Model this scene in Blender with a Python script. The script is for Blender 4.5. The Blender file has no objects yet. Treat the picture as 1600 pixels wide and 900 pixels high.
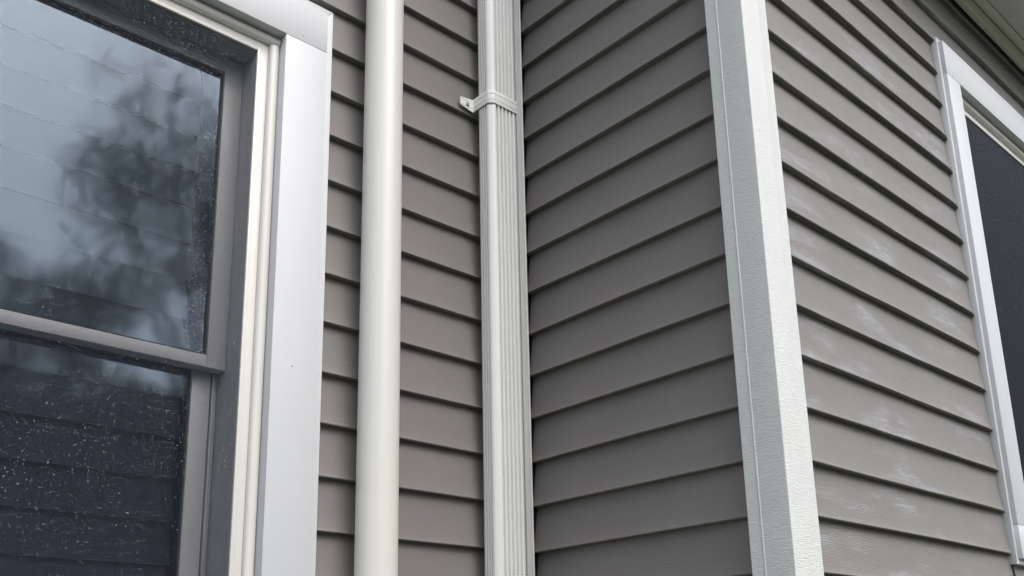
import bpy, bmesh, math, random
from mathutils import Matrix, Vector
random.seed(7)
sc = bpy.context.scene
C = sc.collection
# ------------------------------------------------------------------ camera
ZC = -0.3287
cam_d = bpy.data.cameras.new('camera'); cam = bpy.data.objects.new('camera', cam_d); C.objects.link(cam)
cam_d.sensor_width = 36; cam_d.sensor_fit = 'HORIZONTAL'
cam_d.lens = 1505.56 / 1600 * 36
cam_d.shift_x = -(811.8 - 800) / 1600; cam_d.shift_y = (681.1 - 450) / 1600
cam_d.clip_start = 0.02; cam_d.clip_end = 2000
yaw, pit, rol = -0.74789, 0.26020, 0.02300
M = Matrix.Rotation(yaw, 3, 'Z') @ Matrix.Rotation(pit, 3, 'X') @ Matrix.Rotation(rol, 3, 'Y')
r_, f_, u_ = M.col[0], M.col[1], M.col[2]
cam.matrix_world = Matrix(((r_.x, u_.x, -f_.x, 0), (r_.y, u_.y, -f_.y, 0), (r_.z, u_.z, -f_.z, ZC), (0, 0, 0, 1)))
sc.camera = cam
# ------------------------------------------------------------------ overcast daylight
SUN_EL, SUN_AZ = math.radians(52), math.radians(174)      # azimuth clockwise from +Y
w = bpy.data.worlds.new('World'); sc.world = w; w.use_nodes = True
nt = w.node_tree; nt.nodes.clear()
sky = nt.nodes.new('ShaderNodeTexSky'); sky.sky_type = 'NISHITA'; sky.sun_disc = False
sky.sun_elevation = SUN_EL; sky.sun_rotation = SUN_AZ
sky.air_density = 1.0; sky.dust_density = 4.0; sky.ozone_density = 1.0
hs = nt.nodes.new('ShaderNodeHueSaturation'); hs.inputs['Saturation'].default_value = 0.5
bg = nt.nodes.new('ShaderNodeBackground'); bg.inputs['Strength'].default_value = 0.15
wo = nt.nodes.new('ShaderNodeOutputWorld')
nt.links.new(sky.outputs[0], hs.inputs['Color']); nt.links.new(hs.outputs[0], bg.inputs[0]); nt.links.new(bg.outputs[0], wo.inputs[0])
sl = bpy.data.lights.new('sun', 'SUN'); sun = bpy.data.objects.new('sun', sl); C.objects.link(sun)
sl.energy = 0.5; sl.angle = math.radians(76); sl.color = (1, 0.98, 0.95)
sd = Vector((math.sin(SUN_AZ) * math.cos(SUN_EL), math.cos(SUN_AZ) * math.cos(SUN_EL), math.sin(SUN_EL)))
sun.rotation_euler = sd.to_track_quat('Z', 'Y').to_euler()
sc.view_settings.view_transform = 'Standard'; sc.view_settings.look = 'None'
sc.view_settings.gamma = 1; sc.view_settings.exposure = 1.06; sc.view_settings.use_curve_mapping = False
sc.cycles.use_denoising = True; sc.cycles.max_bounces = 6; sc.cycles.transparent_max_bounces = 12
# ------------------------------------------------------------------ materials
class NT:
    def __init__(s, name):
        s.m = bpy.data.materials.new(name); s.m.use_nodes = True; s.t = s.m.node_tree
        s.b = s.t.nodes['Principled BSDF']; s.o = s.t.nodes['Material Output']
    def n(s, kind, **kw):
        x = s.t.nodes.new('ShaderNode' + kind)
        for k, v in kw.items(): setattr(x, k, v)
        return x
    def l(s, a, b): s.t.links.new(a, b)
    def coords(s, kind, scale):
        tc = s.n('TexCoord'); mp = s.n('Mapping'); mp.inputs['Scale'].default_value = scale
        s.l(tc.outputs[kind], mp.inputs['Vector']); return mp.outputs[0]
    def rnd(s, vec, amt=(37, 19, 11)):
        oi = s.n('ObjectInfo'); c = s.n('CombineXYZ')
        for i in range(3):
            mm = s.n('Math', operation='MULTIPLY'); mm.inputs[1].default_value = amt[i]
            s.l(oi.outputs['Random'], mm.inputs[0]); s.l(mm.outputs[0], c.inputs[i])
        a = s.n('VectorMath', operation='ADD'); s.l(vec, a.inputs[0]); s.l(c.outputs[0], a.inputs[1]); return a.outputs[0]
    def noise(s, vec, scale=1, detail=3, rough=.5, dist=0):
        x = s.n('TexNoise'); x.inputs['Scale'].default_value = scale; x.inputs['Detail'].default_value = detail
        x.inputs['Roughness'].default_value = rough; x.inputs['Distortion'].default_value = dist
        s.l(vec, x.inputs['Vector']); return x.outputs['Fac']
    def ramp(s, fac, pts):
        x = s.n('ValToRGB'); e = x.color_ramp.elements
        while len(e) < len(pts): e.new(.5)
        for i, (p, c) in enumerate(pts):
            e[i].position = p; e[i].color = (c, c, c, 1) if not isinstance(c, tuple) else (*c, 1)
        s.l(fac, x.inputs[0]); return x.outputs[0]
    def bump(s, h, dist, strength=1, prev=None):
        x = s.n('Bump'); x.inputs['Distance'].default_value = dist; x.inputs['Strength'].default_value = strength
        s.l(h, x.inputs['Height'])
        if prev is not None: s.l(prev, x.inputs['Normal'])
        return x.outputs[0]
    def mix(s, fac, a, b):
        x = s.n('Mix', data_type='RGBA')
        if isinstance(fac, (int, float)): x.inputs[0].default_value = fac
        else: s.l(fac, x.inputs[0])
        for v, i in ((a, 6), (b, 7)):
            if isinstance(v, tuple): x.inputs[i].default_value = (*v, 1)
            else: s.l(v, x.inputs[i])
        return x.outputs[2]

def m_siding(name='vinyl_siding', wetness=.95):
    t = NT(name)
    uv = t.rnd(t.coords('UV', (1, 1, 1)))
    g1 = t.n('Mapping'); g1.inputs['Scale'].default_value = (9, 150, 1); t.l(uv, g1.inputs[0])
    grain = t.noise(g1.outputs[0], 1, 3, .6, .9)
    g2 = t.n('Mapping'); g2.inputs['Scale'].default_value = (3.2, 34, 1); t.l(uv, g2.inputs[0])
    wv = t.n('TexWave', wave_type='BANDS', bands_direction='Y'); wv.inputs['Scale'].default_value = 2.4
    wv.inputs['Distortion'].default_value = 5.5; wv.inputs['Detail'].default_value = 1.5; wv.inputs['Detail Scale'].default_value = .9
    t.l(g2.outputs[0], wv.inputs['Vector'])
    big = t.noise(uv, 5.0, 3, .55)
    pm = t.n('Mapping'); pm.inputs['Scale'].default_value = (3.5, 12, 1); pm.inputs['Location'].default_value = (3, 8, 1); t.l(uv, pm.inputs[0])
    patch = t.noise(pm.outputs[0], 1, 4, .62, .4)
    fm = t.n('Mapping'); fm.inputs['Scale'].default_value = (38, 260, 1); t.l(uv, fm.inputs[0])
    fine = t.ramp(t.noise(fm.outputs[0], 1, 3, .6, .6), [(.42, .30), (.56, 1.0)])
    wm = t.n('Math', operation='MULTIPLY'); t.l(t.ramp(patch, [(.53, 0.0), (.66, 1.0)]), wm.inputs[0]); t.l(fine, wm.inputs[1])
    wet = wm.outputs[0]
    col = t.mix(big, (.182, .172, .166), (.210, .199, .192))
    sp = t.n('Math', operation='MULTIPLY'); t.l(t.ramp(t.noise(uv, 95, 2), [(.66, 0.0), (.74, 1.0)]), sp.inputs[0]); t.l(t.ramp(t.noise(uv, 7, 3), [(.58, 0.0), (.72, .5)]), sp.inputs[1])
    col = t.mix(sp.outputs[0], col, (.42, .41, .41))
    t.l(col, t.b.inputs['Base Color'])
    ro = t.n('MapRange'); ro.inputs[3].default_value = .60; ro.inputs[4].default_value = .45; t.l(wet, ro.inputs[0])
    t.l(ro.outputs[0], t.b.inputs['Roughness'])
    bs = t.n('MapRange'); bs.inputs[3].default_value = .4; bs.inputs[4].default_value = 1.0; t.l(wet, bs.inputs[0])
    h = t.bump(grain, .0005, .55); t.l(bs.outputs[0], h.node.inputs['Strength']); h = t.bump(wv.outputs['Fac'], .0004, .5, h); h = t.bump(t.noise(uv, 9, 1), .003, .3, h)
    t.l(h, t.b.inputs['Normal'])
    t.b.inputs['Specular IOR Level'].default_value = .3
    # film of rain water lying in patches on the vinyl
    cw_ = t.n('Math', operation='MULTIPLY'); cw_.inputs[1].default_value = wetness; t.l(wet, cw_.inputs[0]); t.l(cw_.outputs[0], t.b.inputs['Coat Weight'])
    t.b.inputs['Coat Roughness'].default_value = .05; t.b.inputs['Coat IOR'].default_value = 2.7
    c2 = t.bump(grain, .0013, 1); c2 = t.bump(wv.outputs['Fac'], .0006, .8, c2); t.l(c2, t.b.inputs['Coat Normal'])
    return t.m

def m_plain(name, col, rough=.4, var=.03, bump=.0, bscale=40, spec=.5, metal=0, vscale=6):
    t = NT(name)
    o = t.coords('Object', (1, 1, 1))
    n = t.noise(o, vscale, 4, .6)
    a = tuple(max(0, c * (1 - var * 2)) for c in col); b = tuple(min(1, c * (1 + var)) for c in col)
    t.l(t.mix(n, a, b), t.b.inputs['Base Color'])
    r = t.n('MapRange'); r.inputs[3].default_value = rough * .8; r.inputs[4].default_value = min(1, rough * 1.2); t.l(t.noise(o, vscale * 2.3, 3), r.inputs[0])
    t.l(r.outputs[0], t.b.inputs['Roughness'])
    t.b.inputs['Specular IOR Level'].default_value = spec; t.b.inputs['Metallic'].default_value = metal
    if bump: t.l(t.bump(t.noise(o, bscale, 3), bump, 1), t.b.inputs['Normal'])
    return t.m

def m_post():
    t = NT('embossed_white_vinyl')
    uv = t.coords('UV', (75, 330, 1))
    wr = t.noise(uv, 1, 3, .55, 1.1)
    uv2 = t.coords('UV', (1, 1, 1))
    t.l(t.mix(t.noise(uv2, 9, 3), (.62, .64, .635), (.68, .70, .695)), t.b.inputs['Base Color'])
    t.b.inputs['Roughness'].default_value = .42
    t.l(t.bump(wr, .0017, 1), t.b.inputs['Normal'])
    return t.m

def m_glass():
    t = NT('window_glass')
    fr = t.n('Fresnel'); fr.inputs['IOR'].default_value = 2.6      # two panes of a sealed unit
    gl = t.n('BsdfGlossy'); gl.inputs['Roughness'].default_value = .057; gl.inputs['Color'].default_value = (.68, .82, 1, 1)
    tr = t.n('BsdfTransparent'); tr.inputs['Color'].default_value = (.88, .93, .95, 1)
    mx = t.n('MixShader'); t.l(fr.outputs[0], mx.inputs[0]); t.l(tr.outputs[0], mx.inputs[1]); t.l(gl.outputs[0], mx.inputs[2])
    o = t.coords('Object', (1, 1, 1)); b = t.bump(t.noise(o, 5, 2), .002, .25); t.l(b, gl.inputs['Normal'])
    t.l(mx.outputs[0], t.o.inputs[0]); t.t.nodes.remove(t.b)
    return t.m

def m_screen():
    t = NT('insect_screen')
    t.b.inputs['Base Color'].default_value = (.034, .044, .060, 1); t.b.inputs['Roughness'].default_value = .45; t.b.inputs['Specular IOR Level'].default_value = .15
    return t.m

def m_drop():
    t = NT('rain_drop')
    t.b.inputs['Base Color'].default_value = (.60, .64, .68, 1); t.b.inputs['Roughness'].default_value = .04  # pale base colour stands in for sky light refracted by the water
    t.b.inputs['Transmission Weight'].default_value = .2; t.b.inputs['IOR'].default_value = 1.33
    return t.m

def m_leaf(name, a, b):
    t = NT(name); oi = t.n('ObjectInfo')
    n = t.noise(t.coords('Object', (1, 1, 1)), 1.6, 3)
    t.l(t.mix(n, a, b), t.b.inputs['Base Color']); t.b.inputs['Roughness'].default_value = .5
    return t.m

def m_ground():
    t = NT('lawn'); o = t.coords('Object', (1, 1, 1))
    t.l(t.mix(t.noise(o, 2.5, 6, .7), (.062, .072, .042), (.105, .115, .072)), t.b.inputs['Base Color'])
    t.b.inputs['Roughness'].default_value = .9; t.l(t.bump(t.noise(o, 60, 4), .03), t.b.inputs['Normal'])
    return t.m

MT = dict(
    siding=m_siding(wetness=.06), siding_wet=m_siding('rain_wet_vinyl_siding'), post=m_post(), glass=m_glass(), screen=m_screen(), drop=m_drop(), lawn=m_ground(),
    casing=m_plain('white_aluminium_casing', (.575, .595, .626), .5, .015, .0006, 7, vscale=3),
    frame=m_plain('off_white_window_vinyl', (.68, .67, .645), .35, .02, .0003, 30),
    sash=m_plain('sash_vinyl', (.46, .465, .485), .4, .03),
    pvc=m_plain('cream_pvc', (.68, .675, .64), .3, .02, vscale=2.5),
    alu=m_plain('painted_white_aluminium', (.78, .79, .775), .34, .02, vscale=9),
    trim=m_plain('pale_grey_trim', (.70, .695, .69), .4, .03),
    soffit=m_plain('clay_soffit', (.66, .65, .60), .5, .03),
    sheath=m_plain('wall_sheathing', (.05, .05, .05), .9, .1),
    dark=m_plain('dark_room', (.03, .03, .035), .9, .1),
    slat=m_plain('blue_grey_louvre', (.66, .78, .90), .38, .04),
    steel=m_plain('zinc_screw', (.45, .45, .44), .35, .1, metal=.9),
    gasket=m_plain('black_gasket', (.015, .015, .016), .6, .1),
    bark=m_plain('bark', (.09, .07, .055), .9, .2, .02, 12),
    leaf=m_leaf('leaf', (.03, .055, .018), (.075, .11, .035)),
    shingle=m_plain('asphalt_shingle', (.06, .06, .062), .9, .2, .004, 30),
    concrete=m_plain('foundation_concrete', (.32, .31, .30), .9, .1, .002, 40),
)
# ------------------------------------------------------------------ helpers
def empty(name, loc, label=None, cat=None, group=None):
    o = bpy.data.objects.new(name, None); C.objects.link(o); o.location = loc; o.empty_display_size = .05
    if label: o['label'] = label
    if cat: o['category'] = cat
    if group: o['group'] = group
    return o
def obj(name, bm, mat, parent=None, smooth=False, label=None, cat=None, kind=None):
    me = bpy.data.meshes.new(name)
    if isinstance(bm, bmesh.types.BMesh):
        bm.to_mesh(me); bm.free()
    else:
        v, f = bm[0], bm[1]; me.from_pydata(v, [], f)
        if len(bm) > 2:
            ul = me.uv_layers.new(name='UVMap')
            for p in me.polygons:
                for li in p.loop_indices: ul.data[li].uv = bm[2][me.loops[li].vertex_index]
    me.materials.append(MT[mat])
    if smooth:
        for p in me.polygons: p.use_smooth = True
        if smooth != 'all': me.set_sharp_from_angle(angle=math.radians(smooth if smooth is not True else 35))
    o = bpy.data.objects.new(name, me); C.objects.link(o)
    if parent:
        o.parent = parent
        w_ = parent.location.copy()
        if parent.parent: w_ = parent.location + parent.parent.location if parent.type == 'EMPTY' else Vector((0, 0, 0))
        o.location = -w_ if parent.type == 'EMPTY' else (0, 0, 0)
    if label: o['label'] = label
    if cat: o['category'] = cat
    if kind: o['kind'] = kind
    return o
def boxes(lst, bev=.0012, seg=2):
    bm = bmesh.new()
    for (x0, x1, y0, y1, z0, z1) in lst:
        r = bmesh.ops.create_cube(bm, size=1)
        bmesh.ops.scale(bm, vec=(x1 - x0, y1 - y0, z1 - z0), verts=r['verts'])
        bmesh.ops.translate(bm, vec=((x0 + x1) / 2, (y0 + y1) / 2, (z0 + z1) / 2), verts=r['verts'])
        if bev:
            ed = list({e for v in r['verts'] for e in v.link_edges})
            bmesh.ops.bevel(bm, geom=ed, offset=bev, segments=seg, affect='EDGES', profile=.5)
    return bm
def extrude(profile, p0, p1, mapf, closed=True, nseg=1, caps=True):
    """profile: list of 2-D points; mapf(a, b, t) -> 3-D point; t from p0 to p1"""
    n = len(profile); v = []; f = []; uv = []
    acc = [0]
    for i in range(1, n): acc.append(acc[-1] + math.dist(profile[i], profile[i - 1]))
    for s in range(nseg + 1):
        t = p0 + (p1 - p0) * s / nseg
        for i, (a, b) in enumerate(profile): v.append(mapf(a, b, t)); uv.append((acc[i], t))
    m = n if closed else n - 1
    for s in range(nseg):
        for i in range(m):
            j = (i + 1) % n; f.append((s * n + i, s * n + j, (s + 1) * n + j, (s + 1) * n + i))
    if caps and closed: f.append(tuple(range(n))[::-1]); f.append(tuple(nseg * n + i for i in range(n)))
    return v, f, uv
def fixn(vf):
    bm = bmesh.new(); vs = [bm.verts.new(p) for p in vf[0]]
    for q in vf[1]:
        try: bm.faces.new([vs[i] for i in q])
        except ValueError: pass
    bmesh.ops.recalc_face_normals(bm, faces=bm.faces); return bm

# ------------------------------------------------------------------ measured layout (metres; z = 0 at a course line)
S = 0.1143
YA, XB, YC = 1.7149, 1.6244, 0.9990           # planes of the course edges: recessed wall, side wall, projecting wall
GZ = -1.90; EAVE = 1.900
XL, XR = -1.9, 4.3
BUTT = 0.0175

ground = obj('ground', ([(-150, -150, GZ), (150, -150, GZ), (150, 150, GZ), (-150, 150, GZ)], [(0, 1, 2, 3)]), 'lawn'); ground['kind'] = 'structure'

# ------------------------------------------------------------------ siding planks
def plank_profile(lock, z0=0.0, z1=None):
    """(outward d, z) from the tucked top, down the face, round the butt and back"""
    top = S + .006 if z1 is None else z1
    fd = lambda z: .0008 + (BUTT - .0008) * (.76 * (1 - min(z / S, 1)) + .24 * (1 - min(z / S, 1)) ** 6)
    zs = [top] + [z for z in (S * .8, S * .6, S * .4, S * .26, S * .17, S * .10, .007) if z0 < z < top]
    P = [(fd(min(z, S)) if z <= S else .0006, z) for z in zs]
    if z0 <= 0:
        P += [(BUTT - .0009, .0046), (BUTT - .0003, .0024), (BUTT - .0011, .0007), (BUTT - .0026, 0.0)]
        if lock: P += [(BUTT - .0058, .0002), (BUTT - .0062, .0026), (BUTT - .0082, .0030), (BUTT - .0086, .0004), (-.0005, .0008)]
        else: P += [(BUTT - .006, .0002), (-.0005, .0008)]
    else:
        P += [(fd(z0), z0), (-.0005, z0)]
    return P
def plank(parent, axis, plane, j, t0, t1, z0=0.0, z1=None, dip0=0, dip1=0):
    """axis 'X': runs along X facing -Y; axis 'Y': runs along Y facing -X. j = course number"""
    lock = (j % 2 == 0)
    P = plank_profile(lock, z0, z1)
    rn = random.Random(int(plane * 1000) * 131 + j * 7 + (5 if axis == 'X' else 0))
    ph = [rn.uniform(0, 6.28) for _ in range(4)]; am = [rn.uniform(.0003, .0008), rn.uniform(.0002, .0006), rn.uniform(.0001, .0003)]
    L = t1 - t0; n = max(4, int(L / .035))
    v, f, uv = [], [], []; acc = [0]
    for i in range(1, len(P)): acc.append(acc[-1] + math.dist(P[i], P[i - 1]))
    for s in range(n + 1):
        t = t0 + L * s / n
        wv = am[0] * math.sin(t * 8 + ph[0]) + am[1] * math.sin(t * 17 + ph[1]) + am[2] * math.sin(t * 31 + ph[2])
        dz = .0007 * math.sin(t * 5 + ph[3])
        for i, (d, z) in enumerate(P):
            k = max(0, 1 - z / S)
            dd = d + (wv * (.35 + .65 * k) if d > .002 else 0)
            if dip1:
                e = (t1 - t) / .06
                if e < 1 and d > .002: dd -= dip1 * k * (1 - e) ** 2
            if dip0:
                e = (t - t0) / .06
                if e < 1 and d > .002: dd -= dip0 * k * (1 - e) ** 2
            zz = j * S + z + (dz if z < S * .5 and z0 <= 0 else 0)
            v.append((t, plane + BUTT - dd, zz) if axis == 'X' else (plane + BUTT - dd, t, zz))
            uv.append((t, acc[i]))
    m = len(P)
    for s in range(n):
        for i in range(m - 1): 
            q = (s * m + i, s * m + i + 1, (s + 1) * m + i + 1, (s + 1) * m + i)
            f.append(q if axis == 'X' else q[::-1])
    return obj('siding_plank', (v, f, uv), 'siding_wet' if abs(plane - YC) < .001 else 'siding', parent, smooth=40)

wallA = empty('siding_wall', (1.3, YA, GZ), 'recessed taupe clapboard wall behind the cream pipe and the downspout', 'wall')
wallB = empty('siding_wall', (XB, 1.35, GZ), 'short dark taupe clapboard side wall between the inside corner and the white corner post', 'wall')
wallC = empty('siding_wall', (2.2, YC, GZ), 'glossy wet taupe clapboard wall right of the white corner post', 'wall')
J0, J1 = -14, 16; J1A = 28; EAVE_A = 3.36
W1 = dict(x0=-.127, x1=1.008, z0=-.60, z1=1.235)         # hole covered by the trim of the near window
W2 = dict(x0=2.735, x1=3.829, z0=-.020, z1=1.608)
ZTOP = 1.872
for j in range(J0, J1A + 1):
    a, b = j * S, (j + 1) * S
    if j > J1: plank(wallA, 'X', YA, j, XL, XB - .012 if j < 19 else XR); continue
    tk = dict(z1=ZTOP - a) if b + .006 > ZTOP else {}
    plank(wallB, 'Y', XB, j, YC + .035, YA - .004, **tk)
    for (wl, pl, W, xa, xb, lft) in ((wallA, YA, W1, XL, XB - .012, 0), (wallC, YC, W2, XB + .04, XR, .009)):
        if b <= W['z0'] or a >= W['z1']: plank(wl, 'X', pl, j, xa, xb, **(tk if wl is wallC else {})); continue
        plank(wl, 'X', pl, j, xa, W['x0'] + .004, dip1=lft if b <= W['z1'] else 0, **tk); plank(wl, 'X', pl, j, W['x1'] - .004, xb, **tk)
        if b > W['z1'] + .004: plank(wl, 'X', pl, j, W['x0'] + .004, W['x1'] - .004, z0=W['z1'] - a - .004, **tk)
        if a < W['z0']: plank(wl, 'X', pl, j, W['x0'] + .004, W['x1'] - .004, z1=W['z0'] - a + .004)
# sheathing behind the planks (closes the house)
bk = BUTT + .003
def sheath(wl, pl, W, xa, xb, EAVE=EAVE):
    y0, y1 = pl + bk, pl + bk + .05
    x0, x1, z0, z1 = W['x0'] + .1, W['x1'] - .1, W['z0'] + .1, W['z1'] - .1
    obj('sheathing', boxes([(xa, x0, y0, y1, GZ, EAVE), (x1, xb, y0, y1, GZ, EAVE), (x0, x1, y0, y1, GZ, z0), (x0, x1, y0, y1, z1, EAVE)], 0), 'sheath', wl)
sheath(wallA, YA, W1, XL, XB + bk, EAVE_A); obj('sheathing', boxes([(XB + bk + .0001, XR, YA + bk, YA + bk + .05, EAVE, EAVE_A)], 0), 'sheath', wallA); sheath(wallC, YC, W2, XB + bk + .001, XR)
obj('sheathing', boxes([(XB + bk, XB + bk + .05, YC + bk + .05, YA + bk, GZ, EAVE)], 0), 'sheath', wallB)
obj('foundation', boxes([(XL, XB - .003, YA + .004, YA + .016, GZ, J0 * S)], 0), 'concrete', wallA)
obj('foundation', boxes([(XB + .004, XB + .016, YC + .02, YA, GZ, J0 * S)], 0), 'concrete', wallB)
obj('foundation', boxes([(XB + .004, XR, YC + .004, YC + .016, GZ, J0 * S)], 0), 'concrete', wallC)
# rooms behind the two windows; near-black walls stand in for unlit interiors
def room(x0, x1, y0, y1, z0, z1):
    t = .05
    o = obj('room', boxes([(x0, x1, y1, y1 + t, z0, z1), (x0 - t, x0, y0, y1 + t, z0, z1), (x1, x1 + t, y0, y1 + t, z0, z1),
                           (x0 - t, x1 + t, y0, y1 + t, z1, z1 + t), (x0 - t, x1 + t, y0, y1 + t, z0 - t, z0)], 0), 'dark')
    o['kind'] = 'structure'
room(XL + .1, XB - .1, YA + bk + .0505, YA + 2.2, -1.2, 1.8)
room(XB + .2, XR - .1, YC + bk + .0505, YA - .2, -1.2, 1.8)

# ------------------------------------------------------------------ outside corner post
PP = .020
pl_, pr_ = .0737, .0791
def post():
    e = empty('corner_post', (XB, YC, GZ), 'embossed white vinyl outside corner post between the two clapboard walls', 'corner post')
    # outline in plan, from the side-wall edge round the outer corner to the front edge
    xo, yo = XB - PP, YC - PP
    gy = YC + .0443; gx = XB + .0470
    P = [(XB + .010, YC + pl_ + .001), (xo - .0018, YC + pl_ + .0005), (xo - .0026, YC + pl_ - .0012), (xo - .0005, gy + .0032), (xo - .0015, gy + .0020), (xo - .0015, gy - .0002), (xo, gy - .0016)]
    r = .0022
    for k in range(5):
        a = math.pi + k * math.pi / 8
        P.append((xo + r + r * math.cos(a), yo + r + r * math.sin(a)))
    P += [(gx - .0022, yo), (gx - .0008, yo - .0007), (gx + .0008, yo - .0007), (gx + .0022, yo), (XB + pr_ - .0012, yo - .0012), (XB + pr_, yo - .0004), (XB + pr_ + .0006, YC + .010)]
    v, f, uv = extrude(P, GZ + .12, EAVE - .006, lambda a, b, t: (a, b, t), closed=False, nseg=24)
    obj('post_face', (v, f, uv), 'post', e, smooth=30)
post()
# ------------------------------------------------------------------ inside corner channel
e = empty('corner_channel', (1.606, YA, GZ), 'thin pale grey vertical channel in the inside corner right of the downspout', 'trim')
obj('channel_face', boxes([(1.5985, 1.6155, YA - .010, YA + .010, GZ + .12, EAVE - .006)], .0012), 'trim', e, smooth=40)
obj('channel_edge', boxes([(1.6162, 1.6222, YA - .0118, YA + .008, GZ + .12, EAVE - .006)], .0022, 3), 'alu', e, smooth=40)

# ------------------------------------------------------------------ windows
def half_round(x0, x1, y, depth, n=8):
    r = (x1 - x0) / 2; c = (x0 + x1) / 2
    return [(c + r * math.cos(math.pi + math.pi * k / n), y - depth * math.sin(math.pi * k / n)) for k in range(n + 1)]
def window(name, label, Y, xi0, xi1, zi0, zi1, group=None, drops=0, dens=None, split=None, cw=.105, lp=.0205, hw=None, wr=.00012):
    """xi/zi: inner edges of the casing faces"""
    x0, x1, z0, z1 = xi0 - cw, xi1 + cw, zi0 - cw, zi1 + (hw or cw)
    e = empty(name, ((xi0 + xi1) / 2, Y, z0), label, 'window', group)
    fy, ly, by = Y - .016, Y - .004, Y + .030
    g = .0008
    obj('casing_head', boxes([(x0, x1, fy, by, zi1, z1)], .0012), 'casing', e, smooth=40)
    obj('casing_jamb', boxes([(x0, xi0, fy, by, zi0 + g, zi1 - g)], .0012), 'casing', e, smooth=40)
    obj('casing_jamb', boxes([(xi1, x1, fy, by, zi0 + g, zi1 - g)], .0012), 'casing', e, smooth=40)
    obj('casing_sill', boxes([(x0, x1, fy, by, z0, zi0)], .0012), 'casing', e, smooth=40)
    # outer trim channel that receives the siding
    def mitred(pts):
        v = [(x, y, z) for y in (ly, by) for (x, z) in pts]; n = 4
        bm = fixn((v, [(0, 1, 2, 3), (7, 6, 5, 4)] + [(i, (i + 1) % 4, 4 + (i + 1) % 4, 4 + i) for i in range(4)]))
        bmesh.ops.bevel(bm, geom=list(bm.edges), offset=.0012, segments=2, affect='EDGES', profile=.5); return bm
    i0, i1, k0, k1 = x0 - .0003, x1 + .0003, z0 - .0003, z1 + .0003
    o0, o1, m0, m1 = x0 - lp, x1 + lp, z0 - lp, z1 + lp
    for q in ([(o0, m1), (o1, m1), (i1, k1), (i0, k1)], [(o0, m0), (o1, m0), (i1, k0), (i0, k0)], [(o0, m0), (o0, m1), (i0, k1), (i0, k0)], [(o1, m0), (o1, m1), (i1, k1), (i1, k0)]):
        cx = sum(p[0] for p in q) / 4; cz = sum(p[1] for p in q) / 4
        obj('trim_channel', mitred([(cx + (p[0] - cx) * .9994, cz + (p[1] - cz) * .9994) for p in q]), 'casing', e, smooth=40)
    # window frame: rounded bead, then a recess, then the screen frame
    bw = .0225; b0 = Y + .0145
    for (a0, a1, side) in ((xi0 + .0006, xi0 + bw, 0), (xi1 - bw, xi1 - .0006, 0)):
        P = half_round(a0, a1, b0, .007) + [(a1, by + .05), (a0, by + .05)]
        obj('frame_bead', fixn(extrude(P, zi0 + .001, zi1 - .024, lambda a, b, t: (a, b, t))), 'frame', e, smooth=40)
    for (a0, a1, ex) in ((zi1 - bw, zi1 - .0006, .0012), (zi0 + .0006, zi0 + bw, .02)):
        P = half_round(a0, a1, b0, .008) + [(a1, by + .05), (a0, by + .05)]
        obj('frame_bead', fixn(extrude(P, xi0 + ex, xi1 - ex, lambda a, b, t: (t, b, a))), 'frame', e, smooth=40)
    f0 = bw + .0005; f1 = .052                                   # screen frame band
    def ring(o0, o1, ya, yb, bev=.001):
        a0, a1, c0, c1 = xi0 + o0, xi1 - o0, zi0 + o0, zi1 - o0
        d = o1 - o0
        return boxes([(a0, a0 + d, ya, yb, c0, c1), (a1 - d, a1, ya, yb, c0, c1), (a0 + d, a1 - d, ya + .0001, yb - .0001, c1 - d, c1), (a0 + d, a1 - d, ya + .0001, yb - .0001, c0, c0 + d)], bev)
    obj('frame_stop', ring(f0, .0405, Y + .0205, by + .06), 'frame', e, smooth=40)
    scr = obj('screen_frame', ring(.0412, .0500, Y + .0165, Y + .026, .0015), 'frame', e, smooth=40)
    sa0, sa1, sc0, sc1 = xi0 + .0497, xi1 - .0497, zi0 + .0497, zi1 - .0497
    ys = Y + .0215
    # woven wire: real strands, 1.6 mm apart
    V, F = [], []; pt = .0012
    def strand(p, q, u, w):
        k = len(V)
        for c in (p, q):
            for (a_, b_) in ((1, 0), (0, 1), (-1, 0), (0, -1)): V.append(tuple(c[i] + (u[i] * a_ + w[i] * b_) * wr for i in range(3)))
        for i in range(4): F.append((k + i, k + (i + 1) % 4, k + 4 + (i + 1) % 4, k + 4 + i))
    for i in range(int((sa1 - sa0) / pt) + 1): strand((sa0 + i * pt, ys, sc0), (sa0 + i * pt, ys, sc1), (1, 0, 0), (0, 1, 0))
    for i in range(int((sc1 - sc0) / pt) + 1): strand((sa0, ys + .00012, sc0 + i * pt), (sa1, ys + .00012, sc0 + i * pt), (0, 0, 1), (0, 1, 0))
    obj('screen_mesh', (V, F), 'screen', scr, kind='stuff')
    # jamb liner
    jy0, jy1 = Y + .0265, Y + .165
    obj('jamb_liner', ring(.0502, .0600, jy0 + .060, jy1, .0008) if False else ring(.0415, .0503, jy0, jy1, .0006), 'sash', e, smooth=40)
    zm = split
    def sash(ya, yb, c0, c1, so, st, rt, rb, ins):
        s0, s1 = xi0 + so, xi1 - so
        o = obj('sash', boxes([(s0, s0 + st, ya, yb, c0, c1), (s1 - st, s1, ya, yb, c0, c1), (s0 + st, s1 - st, ya + .0002, yb, c1 - rt, c1), (s0 + st, s1 - st, ya + .0002, yb, c0, c0 + rb)], .0015), 'sash', e, smooth=40)
        obj('glazing_bead', boxes([(s0 + st, s0 + st + .004, ya + .006, yb - .004, c0 + rb, c1 - rt), (s1 - st - .004, s1 - st, ya + .006, yb - .004, c0 + rb, c1 - rt),
                                   (s0 + st + .004, s1 - st - .004, ya + .006, yb - .004, c1 - rt - .004, c1 - rt), (s0 + st + .004, s1 - st - .004, ya + .006, yb - .004, c0 + rb, c0 + rb + .004)], 0), 'gasket', o)
        gy = ya + .010
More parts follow.
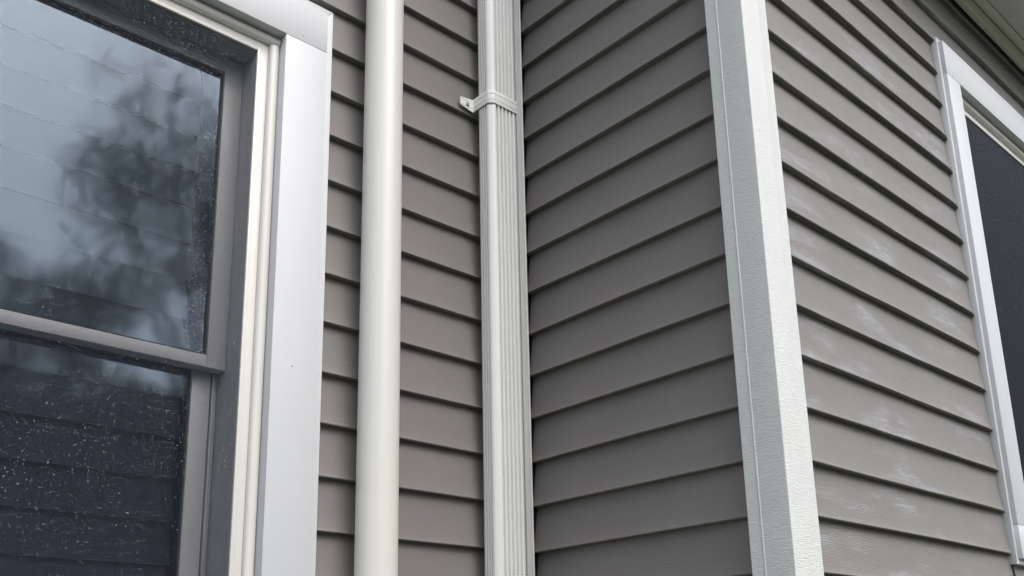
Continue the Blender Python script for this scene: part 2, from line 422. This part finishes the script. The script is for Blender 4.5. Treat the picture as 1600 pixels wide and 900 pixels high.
        obj('pane', ([(s0 + st + .003, gy, c0 + rb + .003), (s1 - st - .003, gy, c0 + rb + .003), (s1 - st - .003, gy, c1 - rt - .003), (s0 + st + .003, gy, c1 - rt - .003)], [(0, 1, 2, 3)]), 'glass', o)
        return o
    sash(Y + .083, Y + .113, zm - .030, zi1 - .0505, .0505, .042, .040, .026, 0)
    sash(Y + .1155, Y + .145, zi0 + .0505, zm + .012, .066, .040, .040, .05, 0)
    # vertical track fins beside the lower sash
    for xx in (xi0 + .0504, xi1 - .0504 - .012):
        obj('track_fin', boxes([(xx, xx + .0045, Y + .114, Y + .152, zi0 + .051, zm - .031), (xx + .0075, xx + .012, Y + .120, Y + .152, zi0 + .051, zm - .031)], .0008), 'sash', e, smooth=40)
    # rain drops held in the screen
    if drops:
        bm0 = bmesh.new(); bmesh.ops.create_icosphere(bm0, subdivisions=1, radius=1)
        tv = [v.co.copy() for v in bm0.verts]; tf = [[v.index for v in fc.verts] for fc in bm0.faces]; bm0.free()
        V, F = [], []; rn = random.Random(3)
        made = 0
        while made < drops:
            x, z = rn.uniform(sa0 + .004, sa1 - .004), rn.uniform(sc0 + .004, sc1 - .004)
            if dens and rn.random() > dens(x, z): continue
            r = min(.0011, .00040 * math.exp(abs(rn.gauss(0, .42)))); sy = rn.uniform(.55, .8); sz = rn.uniform(.95, 1.3)
            b = len(V); V += [(x + p.x * r, ys - .0002 + p.y * r * sy, z + p.z * r * sz) for p in tv]; F += [[b + i for i in q] for q in tf]
            made += 1
        obj('rain_drops', (V, F), 'drop', scr, smooth='all', kind='stuff')
    return e
def dens1(x, z):
    n = .55 + .45 * math.sin(x * 23 + 2 * math.sin(z * 9)) * math.sin(z * 15 + 1.7 * math.sin(x * 11))
    return max(.22, min(1, (.30 + .62 * (z + .1)) * (.6 + .7 * n)))
win1 = window('sash_window', 'large near sash window with rain drops on its insect screen', YA, -.010, .892, -.49, 1.111, drops=17000, dens=dens1, split=.358)
win2 = window('sash_window', 'dark screened window at the right edge on the projecting wall', YC, 2.832, 3.732, .080, 1.485, cw=.092, lp=.014, hw=.116, wr=.0002, drops=1500, dens=lambda x, z: max(.1, .2 + .8 * z - .3), split=.85)
# beads of rain on the boards of the projecting wall
def wall_beads():
    bm0 = bmesh.new(); bmesh.ops.create_icosphere(bm0, subdivisions=1, radius=1)
    tv = [v.co.copy() for v in bm0.verts]; tf = [[v.index for v in fc.verts] for fc in bm0.faces]; bm0.free()
    V, F = [], []; rn = random.Random(21)
    fd = lambda z: .0008 + (BUTT - .0008) * (.76 * (1 - z / S) + .24 * (1 - z / S) ** 6)
    for j in range(-2, 15):
        for q in range(rn.choice((2, 3, 3, 4))):
            cx = rn.uniform(1.74, 2.66); cz = rn.uniform(.02, .07); sx = rn.uniform(.015, .07); n = rn.randint(12, 46); sl_ = rn.uniform(-.12, .12)
            for _ in range(n):
                dx = rn.gauss(0, sx); x = cx + dx; z = cz + dx * sl_ + rn.gauss(0, .008)
                if not (1.71 < x < 2.70 and .008 < z < .10): continue
                rad = rn.uniform(.0004, .0011); y = YC + BUTT - fd(z) - rad * .18; b = len(V)
                ex = rn.uniform(1, 1.9)
                V.extend((x + p.x * rad * ex, y + p.y * rad * .45, j * S + z + p.z * rad) for p in tv); F.extend([b + i for i in t_] for t_ in tf)
    obj('rain_drops', (V, F), 'drop', wallC, smooth='all', kind='stuff')
wall_beads()
# small nails and dents on the casing
for (x, y, z) in ((.940, YA - .0162, .334), (.935, YA - .0162, 1.1257), (.945, YA - .0162, -.25)):
    bm = bmesh.new(); bmesh.ops.create_icosphere(bm, subdivisions=2, radius=.0022)
    bmesh.ops.scale(bm, vec=(1, .5, 1), verts=bm.verts); bmesh.ops.translate(bm, vec=(x, y, z), verts=bm.verts)
    obj('nail_head', bm, 'steel' if z < 1 else 'casing', win1, smooth='all')
for (x, y, z) in ((2.785, YC - .0162, 1.493), (2.752, YC - .0162, .115)):
    bm = bmesh.new(); bmesh.ops.create_icosphere(bm, subdivisions=2, radius=.0022)
    bmesh.ops.scale(bm, vec=(1, .5, 1), verts=bm.verts); bmesh.ops.translate(bm, vec=(x, y, z), verts=bm.verts)
    obj('nail_head', bm, 'steel', win2, smooth='all')

# ------------------------------------------------------------------ louvred shutter inside the near window
def shutter(Y, x0, x1, zb, zt, ph, pitch, label):
    e = empty('louvred_shutter', ((x0 + x1) / 2, Y, zb), label, 'shutter')
    n0 = math.ceil((zb - ph) / pitch); n1 = math.floor((zt - ph) / pitch)
    P = []
    hw = .053; th = .0055; tilt = math.radians(74)
    for k in range(17):
        a = 2 * math.pi * k / 16
        if k == 16: break
        P.append((hw * math.cos(a), th * math.sin(a)))
    for k in range(n0, n1 + 1):
        top = ph + k * pitch                                  # z of the slat's upper front edge
        ct, st = math.cos(tilt), math.sin(tilt)
        # upper edge leans to the room, lower edge towards the glass
        f = lambda a, b, t, c=top - hw * st: (t, Y + a * ct - b * st, c + a * st + b * ct)
        obj('slat', fixn(extrude(P, x0 + .03, x1 - .004, f)), 'slat', e, smooth=60)
    obj('stile', boxes([(x1 - .002, x1 + .05, Y - .015, Y + .015, zb, zt)], .002), 'dark', e)
    obj('stile', boxes([(x0 - .02, x0 + .028, Y - .015, Y + .015, zb, zt)], .002), 'dark', e)
shutter(YA + .195, .06, .797, -.47, 1.10, .034, .0880, 'wide slatted blue grey shutter behind the glass of the near window')

# ------------------------------------------------------------------ cream vent pipe
def pipe():
    px, py, r = 1.1285, YA - .055, .0448
    e = empty('vent_pipe', (px, py, GZ), 'smooth round cream plastic pipe standing between the window and the downspout', 'pipe')
    n = 48; v, f = [], []
    zs = [GZ + .001, -1, 0, 1, EAVE_A - .004]
    for z in zs:
        for k in range(n): a = 2 * math.pi * k / n; v.append((px + r * math.cos(a), py + r * math.sin(a), z))
    for s in range(len(zs) - 1):
        for k in range(n): q = (k + 1) % n; f.append((s * n + k, s * n + q, (s + 1) * n + q, (s + 1) * n + k))
    obj('pipe_barrel', (v, f), 'pvc', e, smooth='all')
    # coupling collar near the foot
    v, f = [], []; pr = [(r + .0004, -1.42), (r + .005, -1.418), (r + .005, -1.332), (r + .0004, -1.33)]
    for (rr, z) in pr:
        for k in range(n): a = 2 * math.pi * k / n; v.append((px + rr * math.cos(a), py + rr * math.sin(a), z))
    for s in range(3):
        for k in range(n): q = (k + 1) % n; f.append((s * n + k, s * n + q, (s + 1) * n + q, (s + 1) * n + k))
    obj('coupling', (v, f), 'pvc', e, smooth=40)
pipe()

# ------------------------------------------------------------------ corrugated downspout with strap
DX0, DX1, DY0, DY1 = 1.4475, 1.5385, YA - .0735, YA - .0175
def rounded_rect(x0, x1, y0, y1, c, ribs=True, off=0.0, seg=4):
    """plan outline, counter-clockwise seen from above, starting on the left side going to the front"""
    x0 -= off; x1 += off; y0 -= off; y1 += off
    P = []
    def side(a, b, n, nx, ny, flat0, flat1, depth):
        L = math.dist(a, b); out = [a]
        if ribs and n:
            u0, u1 = flat0 / L, 1 - flat1 / L
            for i in range(n):
                for (q, d) in ((.06, 0), (.16, 1), (.50, 1), (.60, 0)):
                    t = u0 + (u1 - u0) * (i + q) / n
                    out.append((a[0] + (b[0] - a[0]) * t - nx * depth * d, a[1] + (b[1] - a[1]) * t - ny * depth * d))
        out.append(b); return out
    def arc(cx, cy, r, a0):
        return [(cx + r * math.cos(a0 + math.pi / 2 * k / seg), cy + r * math.sin(a0 + math.pi / 2 * k / seg)) for k in range(1, seg)]
    P += side((x0, y1 - c), (x0, y0 + c), 3, -1, 0, .001, .001, .0066)
    P += [((x0 + .0018), (y0 + c - .0042)), ((x0 + c - .0042), (y0 + .0018))] if c > .008 else arc(x0 + c, y0 + c, c, math.pi)
    P += side((x0 + c, y0), (x1 - c * .6, y0), 5, 0, -1, .004, .001, .0066)
    P += [(x1 - .0015, y0 + .0015 + .002)]
    P += side((x1, y0 + c * .6), (x1, y1 - c), 3, 1, 0, .001, .001, .0066)
    P += arc(x1 - c, y1 - c, c, 0)
    P += side((x1 - c, y1), (x0 + c, y1), 5, 0, 1, .001, .001, .0066)
    P += arc(x0 + c, y1 - c, c, math.pi / 2)
    return P
ds = empty('downspout', ((DX0 + DX1) / 2, (DY0 + DY1) / 2, GZ), 'white corrugated rectangular downspout strapped to the wall in the inside corner', 'downspout')
P = rounded_rect(DX0, DX1, DY0, DY1, .0135)
v, f, uv = extrude(P, GZ + .15, EAVE_A - .004, lambda a, b, t: (a, b, t), closed=True, nseg=1)
obj('spout_tube', fixn((v, f)), 'alu', ds, smooth=25)
def strap():
    z0, z1 = 1.151, 1.189
    o = .0022; c = .0135
    x0, x1, y0 = DX0 - o, DX1 + o, DY0 - o
    path = [(1.4020, YA - .0045), (1.4025, YA - .0052), (x0 - .0015, YA - .0052), (x0, YA - .0070), (x0, y0 + c), (x0 + .0018, y0 + c - .0042), (x0 + c - .0042, y0 + .0018), (x0 + c, y0), (x1 - .006, y0), (x1 - .0012, y0 + .0015), (x1, y0 + .007), (x1, YA - .008)]
    zs = [(z0, .0004), (z0 + .0012, 0), (z0 + .0092, 0), (z0 + .0100, .0009), (z0 + .0112, .0009), (z0 + .012, 0), (z1 - .012, 0), (z1 - .0112, .0009), (z1 - .0100, .0009), (z1 - .0092, 0), (z1 - .0012, 0), (z1, .0004)]
    v, f = [], []
    n = len(path)
    for (z, inn) in zs:
        for i, (x, y) in enumerate(path):
            a = path[max(0, i - 1)]; b = path[min(n - 1, i + 1)]
            dx, dy = b[0] - a[0], b[1] - a[1]; L = math.hypot(dx, dy) or 1
            nx, ny = dy / L, -dx / L                           # outward (towards the camera side)
            cz = z
            if i <= 1: cz = min(max(z, z0 + .009), z1 - .007)  # clipped corners of the tab
            v.append((x - nx * inn, y - ny * inn, cz))
    for s in range(len(zs) - 1):
        for i in range(n - 1): f.append((s * n + i, s * n + i + 1, (s + 1) * n + i + 1, (s + 1) * n + i))
    st = obj('strap', (v, f), 'alu', ds, smooth=25)
    md = st.modifiers.new('thick', 'SOLIDIFY'); md.thickness = .0011; md.offset = 0
    bm = bmesh.new()
    bmesh.ops.create_cone(bm, cap_ends=True, segments=6, radius1=.0042, radius2=.0040, depth=.0034)
    r2 = bmesh.ops.create_cone(bm, cap_ends=True, segments=16, radius1=.0062, radius2=.0060, depth=.0010)
    bmesh.ops.translate(bm, vec=(0, 0, -.0014), verts=r2['verts'])
    bmesh.ops.rotate(bm, cent=(0, 0, 0), matrix=Matrix.Rotation(math.pi / 2, 3, 'X'), verts=bm.verts)
    bmesh.ops.translate(bm, vec=(1.4265, YA - .0078, (z0 + z1) / 2 - .002), verts=bm.verts)
    obj('screw', bm, 'steel', st)
strap()

# ------------------------------------------------------------------ eaves
def eave():
    e = empty('eave', (2.8, YC, EAVE), 'olive grey boarded soffit at the top right corner above the projecting wall', 'soffit')
    obj('wall_channel', boxes([(XB - .10, XR, YC - .026, YC - .006, 1.850, EAVE - .0006)], .0025, 3), 'soffit', e, smooth=40)
    y = YC - .0262
    for wd in (.031, .150):
        obj('soffit_board', boxes([(XB - .10, XR, y - wd, y, EAVE, EAVE + .012)], .0018), 'soffit', e, smooth=40); y -= wd + .0022
    obj('fascia', boxes([(XB - .10, XR, y - .02, y, EAVE - .012, EAVE + .16)], .002), 'casing', e)
    obj('rake_board', boxes([(XB - .024, XB - .004, YC - .0055, YA, 1.856, EAVE + .16)], .002), 'casing', e)
    e2 = empty('eave', (0, YA, EAVE_A), 'high boarded soffit over the recessed wall, above the picture', 'soffit')
    y = YA - .006
    for wd in (.128, .128):
        obj('soffit_board', boxes([(XL, XR, y - wd, y, EAVE_A, EAVE_A + .012)], .0018), 'soffit', e2, smooth=40); y -= wd + .0022
    obj('fascia', boxes([(XL, XR, y - .02, y, EAVE_A - .012, EAVE_A + .16)], .002), 'casing', e2)
    rf = empty('roof', (2.9, 1.3, EAVE + .16), 'low shingled roof over the projecting bay, above the picture', 'roof')
    v = [(XB - .12, YC - .25, EAVE + .162), (XR + .1, YC - .25, EAVE + .162), (XR + .1, YA, EAVE + .42), (XB - .12, YA, EAVE + .42)]
    v += [(p[0], p[1], p[2] + .03) for p in v]
    obj('roof_deck', fixn((v, [(0, 1, 2, 3), (7, 6, 5, 4), (0, 1, 5, 4), (1, 2, 6, 5), (2, 3, 7, 6), (3, 0, 4, 7)])), 'shingle', rf)
    rf2 = empty('roof', (1, 3, EAVE_A + .16), 'main shingled roof of the house, above the picture', 'roof')
    obj('roof_deck', boxes([(XL - .1, XR + .1, YA - .30, YA + 2.6, EAVE_A + .163, EAVE_A + .2)], 0), 'shingle', rf2)
eave()

# ------------------------------------------------------------------ trees across the yard (most show in the glass, one only dims the side wall)
def crown_mesh(seed, R, n, size):
    rn = random.Random(seed); V, F = [], []
    blobs = []
    for _ in range(26):
        d = Vector((rn.gauss(0, 1), rn.gauss(0, 1), rn.gauss(0, .8))).normalized() * R * rn.uniform(.35, .95)
        blobs.append((d, R * rn.uniform(.18, .38)))
    for _ in range(n):
        c, br = rn.choice(blobs)
        p = c + Vector((rn.gauss(0, 1), rn.gauss(0, 1), rn.gauss(0, 1))).normalized() * br * rn.random() ** .4
        a = Vector((rn.gauss(0, 1), rn.gauss(0, 1), rn.gauss(0, 1))).normalized(); b = a.cross(Vector((rn.gauss(0, 1), rn.gauss(0, 1), rn.gauss(0, 1)))).normalized()
        s = size * rn.uniform(.6, 1.3); k = len(V)
        V += [p - a * s, p + b * s * .45, p + a * s, p - b * s * .45]; F.append((k, k + 1, k + 2, k + 3))
    return [tuple(q) for q in V], F, blobs
def tree(loc, h, R, seed, label, n=9000, size=.13):
    e = empty('leafy_tree', loc, label, 'tree', 'trees across the yard')
    V, F, blobs = crown_mesh(seed, R, n, size)
    base = Vector(loc); cc = base + Vector((0, 0, h))
    obj('crown', ([tuple(cc + Vector(q)) for q in V], F), 'leaf', e)
    v, f = [], []
    def limb(p0, p1, r0, r1, k=7):
        d = (p1 - p0).normalized(); a = d.orthogonal().normalized(); b = d.cross(a); s = len(v)
        for (p, r) in ((p0, r0), (p1, r1)):
            for i in range(k): t = 2 * math.pi * i / k; v.append(tuple(p + a * r * math.cos(t) + b * r * math.sin(t)))
        for i in range(k): j = (i + 1) % k; f.append((s + i, s + j, s + k + j, s + k + i))
    mid = base + Vector((.15, .1, h * .6))
    limb(base, mid, R * .075, R * .055); limb(mid, cc + Vector((0, 0, R * .5)), R * .055, R * .015)
    for d, br in blobs[:14]: limb(mid + Vector((0, 0, h * .15 * random.random())), cc + d, R * .028, R * .006)
    obj('trunk', (v, f), 'bark', e, smooth='all')
tree((6.2, -10.5, GZ), 7.7, 3.3, 11, 'tall airy tree mirrored in the right half of the near window glass', 9000, .08)
tree((3.5, -11.0, GZ), 6.6, 1.9, 12, 'smaller leafy tree mirrored at the left of the near window glass', 5000, .07)
tree((9.8, -10.5, GZ), 4.6, 2.9, 13, 'broad leafy tree mirrored low behind the tall one')
tree((5.0, -17.5, GZ), 6.4, 4.4, 17, 'wide spreading tree mirrored in the lower half of the near window', 18000, .2)
tree((10.5, -17.0, GZ), 6.2, 4.2, 19, 'dense tree at the back of the yard, right of the wide spreading one', 12000, .2)
tree((-1.5, -17.0, GZ), 3.6, 4.0, 18, 'dense tree at the back of the yard, behind the camera', 12000, .2)
tree((7.4, -14.3, GZ), 5.0, 3.2, 20, 'dense round tree mirrored between the two trees at the back', 16000, .17)
tree((17.5, -7.5, GZ), 3.4, 2.6, 15, 'leafy tree mirrored in the window at the right edge', 9000, .15)
tree((-3.6, -6.0, GZ), 4.4, 2.7, 16, 'unseen leafy tree added behind the camera on the left to dim the side wall', 12000, .14)  # added out of view to hold skylight off the short side wall
